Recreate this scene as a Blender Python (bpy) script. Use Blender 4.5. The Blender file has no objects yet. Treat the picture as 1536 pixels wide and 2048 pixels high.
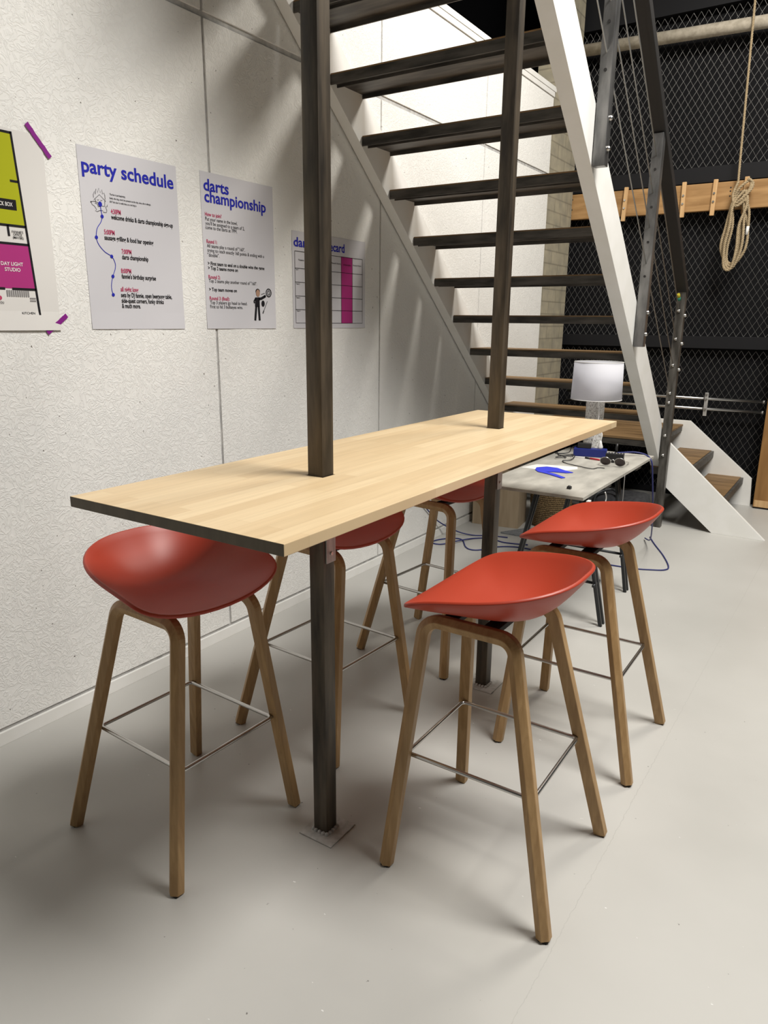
import bpy, bmesh, math, random
from mathutils import Vector, Matrix
random.seed(7)
SC = bpy.context.scene
COL = SC.collection
R = math.radians

# ------------------------------------------------------------------ camera
cam_d = bpy.data.cameras.new('camera'); cam = bpy.data.objects.new('camera', cam_d); COL.objects.link(cam)
cam_d.sensor_fit = 'VERTICAL'; cam_d.sensor_height = 24.0; cam_d.lens = 1444.12 / 2048 * 24.0
cam_d.clip_start = 0.02
cam.matrix_world = Matrix(((0.8360, -0.1480, 0.5283, 2.2992), (0.5486, 0.2083, -0.8097, -0.9119),
                           (0.0097, 0.9668, 0.2554, 1.4278), (0, 0, 0, 1)))
SC.camera = cam

# ------------------------------------------------------------------ light
SC.view_settings.view_transform = 'Standard'; SC.view_settings.look = 'None'
SC.view_settings.gamma = 1.0; SC.view_settings.use_curve_mapping = False
SC.view_settings.exposure = 0.28
w = bpy.data.worlds.new('hall_light'); SC.world = w; w.use_nodes = True
w.node_tree.nodes['Background'].inputs[0].default_value = (0.95, 0.97, 1.0, 1)
w.node_tree.nodes['Background'].inputs[1].default_value = 0.035
def area(name, loc, target, sx, sy, power, col):
    l = bpy.data.lights.new(name, 'AREA'); l.shape = 'RECTANGLE'; l.size = sx; l.size_y = sy
    l.energy = power; l.color = col
    o = bpy.data.objects.new(name, l); COL.objects.link(o); o.location = loc
    o.rotation_euler = (Vector(target) - Vector(loc)).to_track_quat('-Z', 'Y').to_euler()
    return o
area('rear_roof_light', (1.9, 3.65, 4.5), (1.6, 3.6, 0.0), 0.6, 0.9, 70, (1.0, 0.945, 0.85))
area('front_roof_light', (3.4, 1.3, 5.2), (2.6, 1.2, 0.0), 1.7, 1.8, 300, (1.0, 0.975, 0.93))

# ------------------------------------------------------------------ materials
def mat(name, col, rough=0.5, metal=0.0, spec=0.5):
    m = bpy.data.materials.new(name); m.use_nodes = True
    b = m.node_tree.nodes['Principled BSDF']
    b.inputs['Base Color'].default_value = (*col, 1); b.inputs['Roughness'].default_value = rough
    b.inputs['Metallic'].default_value = metal; b.inputs['Specular IOR Level'].default_value = spec
    return m
def N(m, t, **kw):
    n = m.node_tree.nodes.new(t)
    for k, v in kw.items():
        if k.startswith('i_'): n.inputs[k[2:].replace('_', ' ')].default_value = v
        else: setattr(n, k, v)
    return n
def LK(m, a, b): m.node_tree.links.new(a, b)
def coords(m, scale=(1, 1, 1), rot=(0, 0, 0), kind='Object'):
    tc = N(m, 'ShaderNodeTexCoord'); mp = N(m, 'ShaderNodeMapping')
    mp.inputs['Scale'].default_value = scale; mp.inputs['Rotation'].default_value = rot
    LK(m, tc.outputs[kind], mp.inputs['Vector']); return mp.outputs['Vector']
def ramp(m, fac, stops):
    r = N(m, 'ShaderNodeValToRGB'); LK(m, fac, r.inputs['Fac']); e = r.color_ramp.elements
    while len(e) < len(stops): e.new(0.5)
    for x, (p, c) in zip(e, stops): x.position = p; x.color = (*c, 1) if len(c) == 3 else c
    return r.outputs['Color']
def bsdf(m): return m.node_tree.nodes['Principled BSDF']
def bump(m, height, strength, dist=0.01):
    b = N(m, 'ShaderNodeBump'); b.inputs['Strength'].default_value = strength; b.inputs['Distance'].default_value = dist
    LK(m, height, b.inputs['Height']); LK(m, b.outputs['Normal'], bsdf(m).inputs['Normal'])
def noisy(name, c1, c2, scale=(1, 1, 1), ns=5.0, rough=0.5, metal=0.0, bmp=0.0, detail=6, spec=0.5, lo=.35, hi=.65):
    m = mat(name, c1, rough, metal, spec); v = coords(m, scale)
    n = N(m, 'ShaderNodeTexNoise'); n.inputs['Scale'].default_value = ns; n.inputs['Detail'].default_value = detail
    LK(m, v, n.inputs['Vector']); LK(m, ramp(m, n.outputs['Fac'], [(lo, c1), (hi, c2)]), bsdf(m).inputs['Base Color'])
    if bmp: bump(m, n.outputs['Fac'], bmp, 0.004)
    return m
def mixcol(m, fac, a, b, blend='MIX'):
    x = N(m, 'ShaderNodeMix', data_type='RGBA', blend_type=blend)
    for sock, v in ((x.inputs[0], fac), (x.inputs[6], a), (x.inputs[7], b)):
        if hasattr(v, 'default_value') or hasattr(v, 'is_output'): LK(m, v, sock)
        else: sock.default_value = (*v, 1) if isinstance(v, tuple) else v
    return x.outputs[2]

def osb_white(name, base):
    m = mat(name, base, 0.6, 0, 0.35); v = coords(m, (1, 1, 1))
    fl = N(m, 'ShaderNodeTexVoronoi'); fl.inputs['Scale'].default_value = 16; 
    nz = N(m, 'ShaderNodeTexNoise'); nz.inputs['Scale'].default_value = 7; nz.inputs['Detail'].default_value = 3
    LK(m, v, nz.inputs['Vector'])
    dv = mixcol(m, 0.12, v, nz.outputs['Color'])
    LK(m, dv, fl.inputs['Vector'])
    # flakes: thin elongated ridges in random directions
    w1 = N(m, 'ShaderNodeTexNoise'); w1.inputs['Scale'].default_value = 24; w1.inputs['Detail'].default_value = 5; w1.inputs['Distortion'].default_value = 2.2
    LK(m, v, w1.inputs['Vector'])
    g = ramp(m, w1.outputs['Fac'], [(0.42, (0, 0, 0)), (0.5, (1, 1, 1)), (0.58, (0.1, 0.1, 0.1))])
    h = mixcol(m, 0.55, g, fl.outputs['Color'])
    bump(m, h, 0.45, 0.006)
    sp = N(m, 'ShaderNodeTexNoise'); sp.inputs['Scale'].default_value = 55; sp.inputs['Detail'].default_value = 2; LK(m, v, sp.inputs['Vector'])
    spk = ramp(m, sp.outputs['Fac'], [(0.735, (0, 0, 0)), (0.76, (1, 1, 1))])
    LK(m, mixcol(m, spk, base, (0.22, 0.2, 0.18)), bsdf(m).inputs['Base Color'])
    return m

M = {}
M['wall'] = osb_white('white_painted_board', (0.87, 0.86, 0.825))
M['joint'] = noisy('grey_joint_filler', (0.36, 0.355, 0.35), (0.52, 0.51, 0.49), (1, 1, 1), 30, 0.7)
M['white'] = noisy('white_paint', (0.80, 0.79, 0.75), (0.84, 0.83, 0.80), (1, 1, 1), 9, 0.5, 0, 0.06)
def floor_mat():
    m = mat('grey_painted_concrete', (0.6, 0.6, 0.57), 0.42, 0, 0.4); v = coords(m)
    n = N(m, 'ShaderNodeTexNoise'); n.inputs['Scale'].default_value = 1.3; n.inputs['Detail'].default_value = 8; LK(m, v, n.inputs['Vector'])
    base = ramp(m, n.outputs['Fac'], [(0.3, (0.43, 0.422, 0.395)), (0.7, (0.495, 0.486, 0.458))])
    s = N(m, 'ShaderNodeTexNoise'); s.inputs['Scale'].default_value = 48; s.inputs['Detail'].default_value = 3; LK(m, v, s.inputs['Vector'])
    spk = ramp(m, s.outputs['Fac'], [(0.745, (0, 0, 0)), (0.77, (1, 1, 1))])
    a = mixcol(m, spk, base, (0.16, 0.15, 0.14))
    s2 = N(m, 'ShaderNodeTexNoise'); s2.inputs['Scale'].default_value = 31; LK(m, coords(m, (1, 2.2, 1), (0, 0, 0.6)), s2.inputs['Vector'])
    sp2 = ramp(m, s2.outputs['Fac'], [(0.765, (0, 0, 0)), (0.78, (1, 1, 1))])
    b = mixcol(m, sp2, a, (0.72, 0.71, 0.69))
    tc = N(m, 'ShaderNodeTexCoord'); sx = N(m, 'ShaderNodeSeparateXYZ'); LK(m, tc.outputs['Object'], sx.inputs[0])
    def mth(op, p, q_):
        n_ = N(m, 'ShaderNodeMath', operation=op)
        for k_, v_ in enumerate((p, q_)):
            if isinstance(v_, float): n_.inputs[k_].default_value = v_
            else: LK(m, v_, n_.inputs[k_])
        return n_.outputs[0]
    wob = mth('MULTIPLY', s.outputs['Fac'], 0.012)                     # a hairline crack running along the open floor
    dx = mth('ABSOLUTE', mth('SUBTRACT', mth('SUBTRACT', sx.outputs['X'], mth('MULTIPLY', sx.outputs['Y'], 0.0155)), mth('ADD', wob, 1.870)), 0.0)
    crack = mth('MULTIPLY', mth('LESS_THAN', dx, 0.0009), mth('MULTIPLY', n.outputs['Fac'], 0.45))
    LK(m, mixcol(m, crack, b, (0.2, 0.19, 0.18)), bsdf(m).inputs['Base Color'])
    rr = ramp(m, n.outputs['Fac'], [(0.3, (0.36, 0.36, 0.36)), (0.7, (0.5, 0.5, 0.5))]); LK(m, rr, bsdf(m).inputs['Roughness'])
    bump(m, n.outputs['Fac'], 0.12, 0.01)
    return m
M['floor'] = floor_mat()
M['black'] = mat('black_paint', (0.0055, 0.0055, 0.0065), 0.8, 0, 0.15)
M['black_frame'] = mat('black_frame_paint', (0.0075, 0.0075, 0.009), 0.65, 0, 0.25)
M['ceil'] = mat('dark_roof', (0.006, 0.006, 0.007), 0.9)
M['wire'] = mat('galvanised_wire', (0.30, 0.295, 0.28), 0.45, 0.6)
def block_mat():
    m = mat('bare_concrete_block', (0.3, 0.27, 0.2), 0.85); v = coords(m, (1, 1, 1), (0, R(90), R(90)))
    b = N(m, 'ShaderNodeTexBrick'); b.inputs['Scale'].default_value = 1; b.inputs['Brick Width'].default_value = 0.30
    b.inputs['Row Height'].default_value = 0.10; b.inputs['Mortar Size'].default_value = 0.006
    b.inputs['Color1'].default_value = (0.33, 0.30, 0.225, 1); b.inputs['Color2'].default_value = (0.37, 0.335, 0.255, 1); b.inputs['Mortar'].default_value = (0.25, 0.225, 0.17, 1)
    tc = N(m, 'ShaderNodeTexCoord'); sx = N(m, 'ShaderNodeSeparateXYZ'); cx = N(m, 'ShaderNodeCombineXYZ')
    LK(m, tc.outputs['Object'], sx.inputs[0]); LK(m, sx.outputs['Y'], cx.inputs['X']); LK(m, sx.outputs['Z'], cx.inputs['Y'])
    LK(m, cx.outputs[0], b.inputs['Vector'])
    n = N(m, 'ShaderNodeTexNoise'); n.inputs['Scale'].default_value = 9; n.inputs['Detail'].default_value = 8; LK(m, tc.outputs['Object'], n.inputs['Vector'])
    k = ramp(m, n.outputs['Fac'], [(0.35, (0.82, 0.82, 0.82)), (0.7, (1.15, 1.12, 1.05))])
    LK(m, mixcol(m, 1.0, b.outputs['Color'], k, 'MULTIPLY'), bsdf(m).inputs['Base Color'])
    bump(m, n.outputs['Fac'], 0.3, 0.008)
    return m
M['block'] = block_mat()
def beech_mat():
    m = mat('beech_butcher_block', (0.7, 0.5, 0.3), 0.42, 0, 0.4)
    tc = N(m, 'ShaderNodeTexCoord'); sx = N(m, 'ShaderNodeSeparateXYZ'); cx = N(m, 'ShaderNodeCombineXYZ')
    LK(m, tc.outputs['Object'], sx.inputs[0]); LK(m, sx.outputs['Y'], cx.inputs['X']); LK(m, sx.outputs['X'], cx.inputs['Y'])
    b = N(m, 'ShaderNodeTexBrick'); b.offset = 0.37; b.offset_frequency = 2
    b.inputs['Scale'].default_value = 1; b.inputs['Brick Width'].default_value = 0.47; b.inputs['Row Height'].default_value = 0.0411
    b.inputs['Mortar Size'].default_value = 0.0004; b.inputs['Bias'].default_value = 0.0
    b.inputs['Color1'].default_value = (0.665, 0.52, 0.325, 1); b.inputs['Color2'].default_value = (0.585, 0.435, 0.255, 1); b.inputs['Mortar'].default_value = (0.5, 0.36, 0.21, 1)
    LK(m, cx.outputs[0], b.inputs['Vector'])
    n = N(m, 'ShaderNodeTexNoise'); n.inputs['Scale'].default_value = 1; n.inputs['Detail'].default_value = 5
    mp = N(m, 'ShaderNodeMapping'); mp.inputs['Scale'].default_value = (3.0, 60, 60); LK(m, cx.outputs[0], mp.inputs['Vector']); LK(m, mp.outputs[0], n.inputs['Vector'])
    k = ramp(m, n.outputs['Fac'], [(0.3, (0.93, 0.92, 0.9)), (0.7, (1.05, 1.05, 1.05))])
    LK(m, mixcol(m, 1.0, b.outputs['Color'], k, 'MULTIPLY'), bsdf(m).inputs['Base Color'])
    return m
M['beech'] = beech_mat()
M['shaded_end_grain'] = noisy('shade_darkened_end_grain', (0.095, 0.075, 0.048), (0.125, 0.098, 0.063), (14, 14, 3), 3, 0.6)  # end grain, coloured darker still to carry the shade on the end face
def grain(name, c1, c2, axis=2, fine=70.0, rough=0.5):
    m = mat(name, c1, rough, 0, 0.35)
    sc = [fine, fine, fine]; sc[axis] = 2.5
    v = coords(m, tuple(sc)); n = N(m, 'ShaderNodeTexNoise'); n.inputs['Scale'].default_value = 1; n.inputs['Detail'].default_value = 4; n.inputs['Distortion'].default_value = 0.6
    LK(m, v, n.inputs['Vector']); LK(m, ramp(m, n.outputs['Fac'], [(0.32, c1), (0.68, c2)]), bsdf(m).inputs['Base Color'])
    bump(m, n.outputs['Fac'], 0.1, 0.002)
    return m
M['oak'] = grain('lacquered_oak', (0.31, 0.185, 0.078), (0.42, 0.265, 0.12), 2, 75, 0.42)
M['red'] = mat('matt_red_plastic', (0.37, 0.040, 0.018), 0.42, 0, 0.45)
M['chrome'] = mat('brushed_steel_wire', (0.55, 0.54, 0.52), 0.28, 1.0)
M['rubber'] = mat('black_rubber', (0.015, 0.013, 0.012), 0.8)
M['steel'] = noisy('raw_brown_steel', (0.032, 0.026, 0.020), (0.115, 0.090, 0.063), (9, 9, 1.2), 3.5, 0.45, 0.4)
M['steel_grey'] = noisy('raw_grey_steel', (0.13, 0.13, 0.13), (0.27, 0.265, 0.26), (8, 8, 2), 3.0, 0.38, 0.8)
M['zinc'] = noisy('zinc_plate', (0.34, 0.33, 0.32), (0.52, 0.51, 0.49), (10, 10, 2), 8, 0.45, 0.35)
M['dark_steel'] = noisy('dark_tread_steel', (0.040, 0.037, 0.033), (0.125, 0.114, 0.10), (1, 6, 6), 5, 0.5, 0.4)
M['plank'] = grain('brown_scaffold_plank', (0.135, 0.078, 0.032), (0.30, 0.185, 0.085), 0, 30, 0.6)
M['rail_black'] = mat('black_handrail', (0.014, 0.013, 0.013), 0.55)
M['cable_steel'] = mat('steel_cable', (0.34, 0.34, 0.33), 0.4, 0.7)
M['pine'] = grain('oiled_pine_beam', (0.27, 0.145, 0.052), (0.44, 0.26, 0.11), 0, 22, 0.55)
M['pale_wood'] = grain('pale_cleat_wood', (0.52, 0.31, 0.14), (0.64, 0.42, 0.21), 2, 60, 0.5)
M['paper'] = mat('white_paper', (0.64, 0.63, 0.66), 0.7, 0, 0.2)
M['map_paper'] = mat('cream_paper', (0.74, 0.72, 0.69), 0.7, 0, 0.2)
M['ink_blue'] = mat('blue_ink', (0.02, 0.025, 0.40), 0.7, 0, 0.2)
M['ink_black'] = mat('black_ink', (0.012, 0.011, 0.014), 0.7, 0, 0.2)
M['ink_pink'] = mat('pink_ink', (0.50, 0.06, 0.14), 0.7, 0, 0.2)
M['magenta'] = mat('magenta_ink', (0.42, 0.035, 0.20), 0.7, 0, 0.2)
M['lime'] = mat('lime_ink', (0.42, 0.44, 0.012), 0.7, 0, 0.2)
M['grey_ink'] = mat('grey_ink', (0.25, 0.24, 0.24), 0.7, 0, 0.2)
M['white_ink'] = mat('white_ink', (0.85, 0.83, 0.8), 0.7, 0, 0.2)
M['skin_ink'] = mat('skin_ink', (0.42, 0.26, 0.18), 0.7, 0, 0.2)
M['tape'] = mat('purple_tape', (0.24, 0.012, 0.24), 0.45)
M['desk'] = noisy('grey_concrete_laminate', (0.33, 0.315, 0.28), (0.47, 0.45, 0.40), (2.5, 1, 1), 6, 0.5, 0, 0.03)
M['dark_metal'] = mat('dark_grey_metal', (0.035, 0.037, 0.04), 0.45, 0.4)
M['shade'] = mat('white_lamp_fabric', (0.82, 0.82, 0.86), 0.85, 0, 0.2)
def thin_cloth(m):
    tr = N(m, 'ShaderNodeBsdfTranslucent'); tr.inputs['Color'].default_value = (0.88, 0.88, 0.92, 1); mx = N(m, 'ShaderNodeMixShader'); mx.inputs[0].default_value = 0.45
    out = m.node_tree.nodes['Material Output']; LK(m, bsdf(m).outputs[0], mx.inputs[1]); LK(m, tr.outputs[0], mx.inputs[2]); LK(m, mx.outputs[0], out.inputs['Surface'])
thin_cloth(M['shade'])
def terrazzo():
    m = mat('white_terrazzo', (0.7, 0.69, 0.66), 0.6); v = coords(m)
    vo = N(m, 'ShaderNodeTexVoronoi'); vo.inputs['Scale'].default_value = 190; LK(m, v, vo.inputs['Vector'])
    c = ramp(m, vo.outputs['Color'], [(0.35, (0.70, 0.69, 0.66)), (0.62, (0.60, 0.57, 0.53)), (0.82, (0.33, 0.31, 0.29))])
    LK(m, c, bsdf(m).inputs['Base Color']); return m
M['terrazzo'] = terrazzo()
M['blue_plastic'] = mat('blue_plastic', (0.012, 0.022, 0.17), 0.4)
M['blue_cable'] = mat('blue_cable_sleeve', (0.018, 0.024, 0.14), 0.5)
M['black_plastic'] = mat('black_plastic', (0.014, 0.014, 0.015), 0.4)
M['white_plastic'] = mat('white_plastic', (0.75, 0.74, 0.72), 0.4)
M['grey_plastic'] = mat('grey_cable_sleeve', (0.26, 0.25, 0.24), 0.5)
M['bright_blue'] = mat('bright_blue_card', (0.03, 0.045, 0.60), 0.55)
M['red_plastic'] = mat('red_pen_plastic', (0.45, 0.02, 0.03), 0.4)
M['lens'] = mat('dark_brown_lens', (0.03, 0.012, 0.012), 0.12, 0, 0.8)
M['crate'] = grain('pale_plywood', (0.42, 0.32, 0.21), (0.52, 0.41, 0.28), 2, 30, 0.65)
def wicker():
    m = mat('woven_seagrass', (0.3, 0.19, 0.08), 0.8); v = coords(m, (1, 1, 1))
    wv = N(m, 'ShaderNodeTexWave', bands_direction='Z'); wv.inputs['Scale'].default_value = 22; wv.inputs['Distortion'].default_value = 5; wv.inputs['Detail Scale'].default_value = 6
    LK(m, v, wv.inputs['Vector']); LK(m, ramp(m, wv.outputs['Fac'], [(0.2, (0.12, 0.07, 0.025)), (0.8, (0.38, 0.25, 0.11))]), bsdf(m).inputs['Base Color'])
    bump(m, wv.outputs['Fac'], 0.9, 0.02); return m
M['wicker'] = wicker()
M['felt'] = noisy('grey_felt', (0.17, 0.18, 0.19), (0.25, 0.26, 0.27), (1, 1, 1), 60, 0.95)
M['bag'] = noisy('dark_cloth', (0.014, 0.014, 0.016), (0.03, 0.03, 0.033), (1, 1, 1), 40, 0.95)
M['newel'] = noisy('grey_brown_steel', (0.06, 0.055, 0.048), (0.17, 0.16, 0.145), (8, 8, 1.5), 4, 0.42, 0.6)
M['rope'] = noisy('manila_rope', (0.30, 0.225, 0.13), (0.44, 0.345, 0.215), (1, 1, 1), 90, 0.9)
M['pipe_lag'] = noisy('beige_pipe_lagging', (0.34, 0.30, 0.235), (0.47, 0.42, 0.34), (1, 1, 1), 28, 0.9, 0, 0.5)
M['door_wood'] = grain('varnished_door_wood', (0.22, 0.11, 0.035), (0.33, 0.175, 0.06), 2, 16, 0.5)
M['green'] = mat('green_tape', (0.02, 0.2, 0.13), 0.5)
M['yellow'] = mat('yellow_tape', (0.5, 0.42, 0.03), 0.5)
M['blister'] = noisy('chipped_floor_paint', (0.38, 0.37, 0.35), (0.50, 0.49, 0.47), (1, 1, 1), 60, 0.6, 0, 0.3)

# ------------------------------------------------------------------ mesh helpers
class MB:
    def __init__(s): s.bm = bmesh.new(); s.mi = 0
    def face(s, vs, smooth=False):
        try: f = s.bm.faces.new(vs); f.material_index = s.mi; f.smooth = smooth; return f
        except ValueError: return None
    def box(s, x0, x1, y0, y1, z0, z1, bev=0.0, mtx=None):
        vs = [Vector((x, y, z)) for z in (z0, z1) for y in (y0, y1) for x in (x0, x1)]
        if mtx: vs = [mtx @ v for v in vs]
        b = [s.bm.verts.new(v) for v in vs]
        fs = [s.face([b[i] for i in q]) for q in ((0, 2, 3, 1), (4, 5, 7, 6), (0, 1, 5, 4), (2, 6, 7, 3), (0, 4, 6, 2), (1, 3, 7, 5))]
        if bev:
            es = list({e for f in fs for e in f.edges})
            r = bmesh.ops.bevel(s.bm, geom=es, offset=bev, segments=2, affect='EDGES', profile=0.6)
            for f in r['faces']: f.material_index = s.mi
        return s
    def prism(s, poly, axis, a, b, bev=0.0):
        """poly: 2-D points in the two other axes (x,y | y,z | x,z), extruded from a to b along axis"""
        def P(p, t): return {'x': (t, p[0], p[1]), 'y': (p[0], t, p[1]), 'z': (p[0], p[1], t)}[axis]
        v0 = [s.bm.verts.new(P(p, a)) for p in poly]; v1 = [s.bm.verts.new(P(p, b)) for p in poly]
        n = len(poly); fs = [s.face(v0[::-1]), s.face(v1)]
        for i in range(n): fs.append(s.face([v0[i], v0[(i + 1) % n], v1[(i + 1) % n], v1[i]]))
        if bev:
            es = list({e for f in fs if f for e in f.edges})
            bmesh.ops.bevel(s.bm, geom=es, offset=bev, segments=2, affect='EDGES', profile=0.6)
        return s
    def tube(s, pts, r, n=8, closed=False, caps=True, rfun=None):
        pts = [Vector(p) for p in pts]; m = len(pts); rings = []
        def tan(i):
            if closed: return (pts[(i + 1) % m] - pts[i - 1]).normalized()
            a = pts[max(i - 1, 0)]; b = pts[min(i + 1, m - 1)]; return (b - a).normalized()
        t = tan(0); u = t.orthogonal().normalized()
        for i in range(m):
            t2 = tan(i); q = t.rotation_difference(t2); u = (q @ u); u = (u - t2 * u.dot(t2)).normalized(); t = t2
            v = t.cross(u); rr = rfun(i / (m - 1)) if rfun else r
            rings.append([s.bm.verts.new(pts[i] + (u * math.cos(k * 2 * math.pi / n) + v * math.sin(k * 2 * math.pi / n)) * rr) for k in range(n)])
        for i in range(m if closed else m - 1):
            a, b = rings[i], rings[(i + 1) % m]
            for k in range(n): s.face([a[k], a[(k + 1) % n], b[(k + 1) % n], b[k]], True)
        if caps and not closed: s.face(rings[0][::-1]); s.face(rings[-1])
        return s
    def sweep(s, pts, nrm, sec):
        """sweep a section (list of (n,t)) along planar path pts with plane normal nrm; n along nrm, t in plane"""
        pts = [Vector(p) for p in pts]; nrm = Vector(nrm).normalized(); m = len(pts); rings = []
        for i in range(m):
            if i == 0: d = (pts[1] - pts[0]).normalized(); side = d.cross(nrm); sc = 1
            elif i == m - 1: d = (pts[-1] - pts[-2]).normalized(); side = d.cross(nrm); sc = 1
            else:
                d1 = (pts[i] - pts[i - 1]).normalized(); d2 = (pts[i + 1] - pts[i]).normalized(); d = (d1 + d2).normalized()
                side = d.cross(nrm); sc = 1 / max(d.dot(d1), 0.3)
            rings.append([s.bm.verts.new(pts[i] + nrm * a + side * (b * sc)) for a, b in sec])
        n = len(sec)
        for i in range(m - 1):
            for k in range(n): s.face([rings[i][k], rings[i][(k + 1) % n], rings[i + 1][(k + 1) % n], rings[i + 1][k]])
        s.face(rings[0][::-1]); s.face(rings[-1]); return s
    def lathe(s, prof, n=32, c=(0, 0, 0), smooth=True):
        rings = []
        for r, z in prof:
            if r < 1e-6: rings.append([s.bm.verts.new((c[0], c[1], c[2] + z))])
            else: rings.append([s.bm.verts.new((c[0] + r * math.cos(2 * math.pi * k / n), c[1] + r * math.sin(2 * math.pi * k / n), c[2] + z)) for k in range(n)])
        for a, b in zip(rings, rings[1:]):
            for k in range(n):
                k2 = (k + 1) % n
                if len(a) == 1 and len(b) == 1: continue
                if len(a) == 1: s.face([a[0], b[k2], b[k]][::-1], smooth)
                elif len(b) == 1: s.face([a[k], a[k2], b[0]], smooth)
                else: s.face([a[k], a[k2], b[k2], b[k]], smooth)
        return s
    def poly3(s, pts): return s.face([s.bm.verts.new(p) for p in pts])
    def build(s, name, mats, parent=None, recalc=True):
        if recalc: bmesh.ops.recalc_face_normals(s.bm, faces=s.bm.faces)
        me = bpy.data.meshes.new(name); s.bm.to_mesh(me); s.bm.free()
        for m_ in (mats if isinstance(mats, (list, tuple)) else [mats]): me.materials.append(M[m_])
        o = bpy.data.objects.new(name, me); COL.objects.link(o)
        if parent: o.parent = parent
        return o
def tag(o, label, cat, group=None, kind=None):
    o['label'] = label; o['category'] = cat
    if group: o['group'] = group
    if kind: o['kind'] = kind
    return o
def struct(o): o['kind'] = 'structure'; return o
def empty(name, loc=(0, 0, 0), rz=0.0):
    o = bpy.data.objects.new(name, None); COL.objects.link(o); o.location = loc; o.rotation_euler = (0, 0, rz); o.empty_display_size = 0.05; return o
def copy_tree(o, parent=None):
    c = o.copy(); COL.objects.link(c)
    if parent: c.parent = parent
    for ch in list(o.children): copy_tree(ch, c)
    return c
def autosmooth(o, ang=40):
    for p in o.data.polygons: p.use_smooth = True
    o.data.set_sharp_from_angle(angle=R(ang)); return o
def catmull(pts, sub=8, closed=False):
    pts = [Vector(p) for p in pts]; n = len(pts); out = []
    for i in range(n if closed else n - 1):
        p0 = pts[(i - 1) % n] if closed or i > 0 else pts[0]; p1 = pts[i]; p2 = pts[(i + 1) % n]
        p3 = pts[(i + 2) % n] if closed or i + 2 < n else pts[-1]
        for k in range(sub):
            t = k / sub
            out.append(0.5 * ((2 * p1) + (p2 - p0) * t + (2 * p0 - 5 * p1 + 4 * p2 - p3) * t * t + (3 * p1 - p0 - 3 * p2 + p3) * t ** 3))
    if not closed: out.append(pts[-1])
    return out

# ------------------------------------------------------------------ setting
b = MB(); b.box(-3.0, 8.0, -5.0, 5.9, -0.1, 0.0); struct(b.build('floor', 'floor'))
YJ = [-2.384, -1.151, 0.0816, 1.3146, 2.548, 3.78, 4.93]
b = MB(); b.box(-0.16, -0.006, -2.4, 4.93, 0.0, 3.13)
b.mi = 1
for y0, y1 in zip(YJ, YJ[1:]):
    b.box(-0.03, 0.0, y0 + 0.006, y1 - 0.006 if y1 < 4.9 else y1, 0.061, 2.536, 0.002)
    b.box(-0.03, 0.0, y0 + 0.006, y1 - 0.006 if y1 < 4.9 else y1, 2.558, 3.13, 0.002)
struct(b.build('wall_left', ['joint', 'wall']))
b = MB(); b.box(-0.005, 0.006, -2.4, 4.93, 0.0, 0.048, 0.0015); struct(b.build('baseboard_left', 'white'))
b = MB(); b.box(-0.17, 0.012, -2.4, 4.95, 3.13, 3.165, 0.002); b.box(0.0, 0.008, -2.4, 4.93, 3.095, 3.13, 0.001); struct(b.build('trim_1', 'white'))
b = MB(); b.box(-0.14, -0.002, 4.93, 5.50, 0.0, 5.4); struct(b.build('wall_left_rear', 'block'))
b = MB(); b.box(-3.0, 8.0, 5.66, 5.8, 0.0, 5.4); struct(b.build('wall_back', 'black'))
b = MB(); b.box(-3.0, -2.9, -5.0, 5.66, 0.0, 5.4); struct(b.build('wall_outer_left', 'black'))
b = MB(); b.box(-3.0, 8.0, -5.0, 5.8, 5.4, 5.5); struct(b.build('ceiling', 'ceil'))

# black framed wire screen on the back wall
scr = empty('wire_screen', (0, 5.6, 0)); tag(scr, 'black wall screen of diamond wire mesh in black frames behind the stairs', 'screen')
def zz(x0, x1, z0, z1):
    b = MB(); cw, ch = 0.0265, 0.084; n = int((x1 - x0) / cw) + 1
    for i in range(n):
        xc = x0 + i * cw; pts = []; z = z0; k = 0
        while z < z1:
            d = 0.5 if (k + i) % 2 == 0 else -0.5
            pts.append((xc + d * cw + random.uniform(-.0015, .0015), 0.003 * (1 if k % 2 else -1), z)); z += ch / 2; k += 1
        b.tube(pts, 0.0015, 3, caps=False)
    return b
for z0, z1 in ((0.05, 1.245), (1.335, 2.50), (2.62, 3.73)):
    zz(-0.05, 2.4, z0, z1).build('wire_mesh', 'wire', scr)
for z0, z1 in ((0.0, 0.05), (1.24, 1.335), (2.5, 2.615), (3.72, 3.95)):
    b = MB(); b.box(-0.12, 2.5, -0.03, 0.02, z0, z1, 0.002); b.build('frame_bar', 'black_frame', scr)
for x in (-0.11, 2.45):
    b = MB(); b.box(x, x + 0.05, -0.02, 0.02, 0.05, 3.72); b.build('frame_bar', 'black_frame', scr)

# ------------------------------------------------------------------ steel posts
def post(x, y, label):
    r = empty('steel_post', (x, y, 0)); tag(r, label, 'post', 'square steel posts through the table')
    b = MB(); b.box(-0.0235, 0.0235, -0.0235, 0.0235, 0.004, 3.05 if y > 1 else 3.9, 0.0035); autosmooth(b.build('shaft', 'steel', r), 50)
    b = MB(); b.box(-0.050, 0.064, -0.058, 0.060, 0.0, 0.004, 0.001); b.build('base_plate', 'blister', r)
    b = MB()
    for k in range(16):
        a = k / 16 * 2 * math.pi; px, py = 0.026 * max(-1, min(1, 1.3 * math.cos(a))), 0.026 * max(-1, min(1, 1.3 * math.sin(a)))
        b.lathe([(0, 0.010), (0.006, 0.006), (0.007, 0.0)], 7, (px, py, 0.003))
    b.build('weld_bead', 'blister', r)
    return r
post(1.183, 0.5036, 'square raw steel post through the near half of the wooden table')
post(1.183, 1.5486, 'square raw steel post through the far half of the wooden table')

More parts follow.
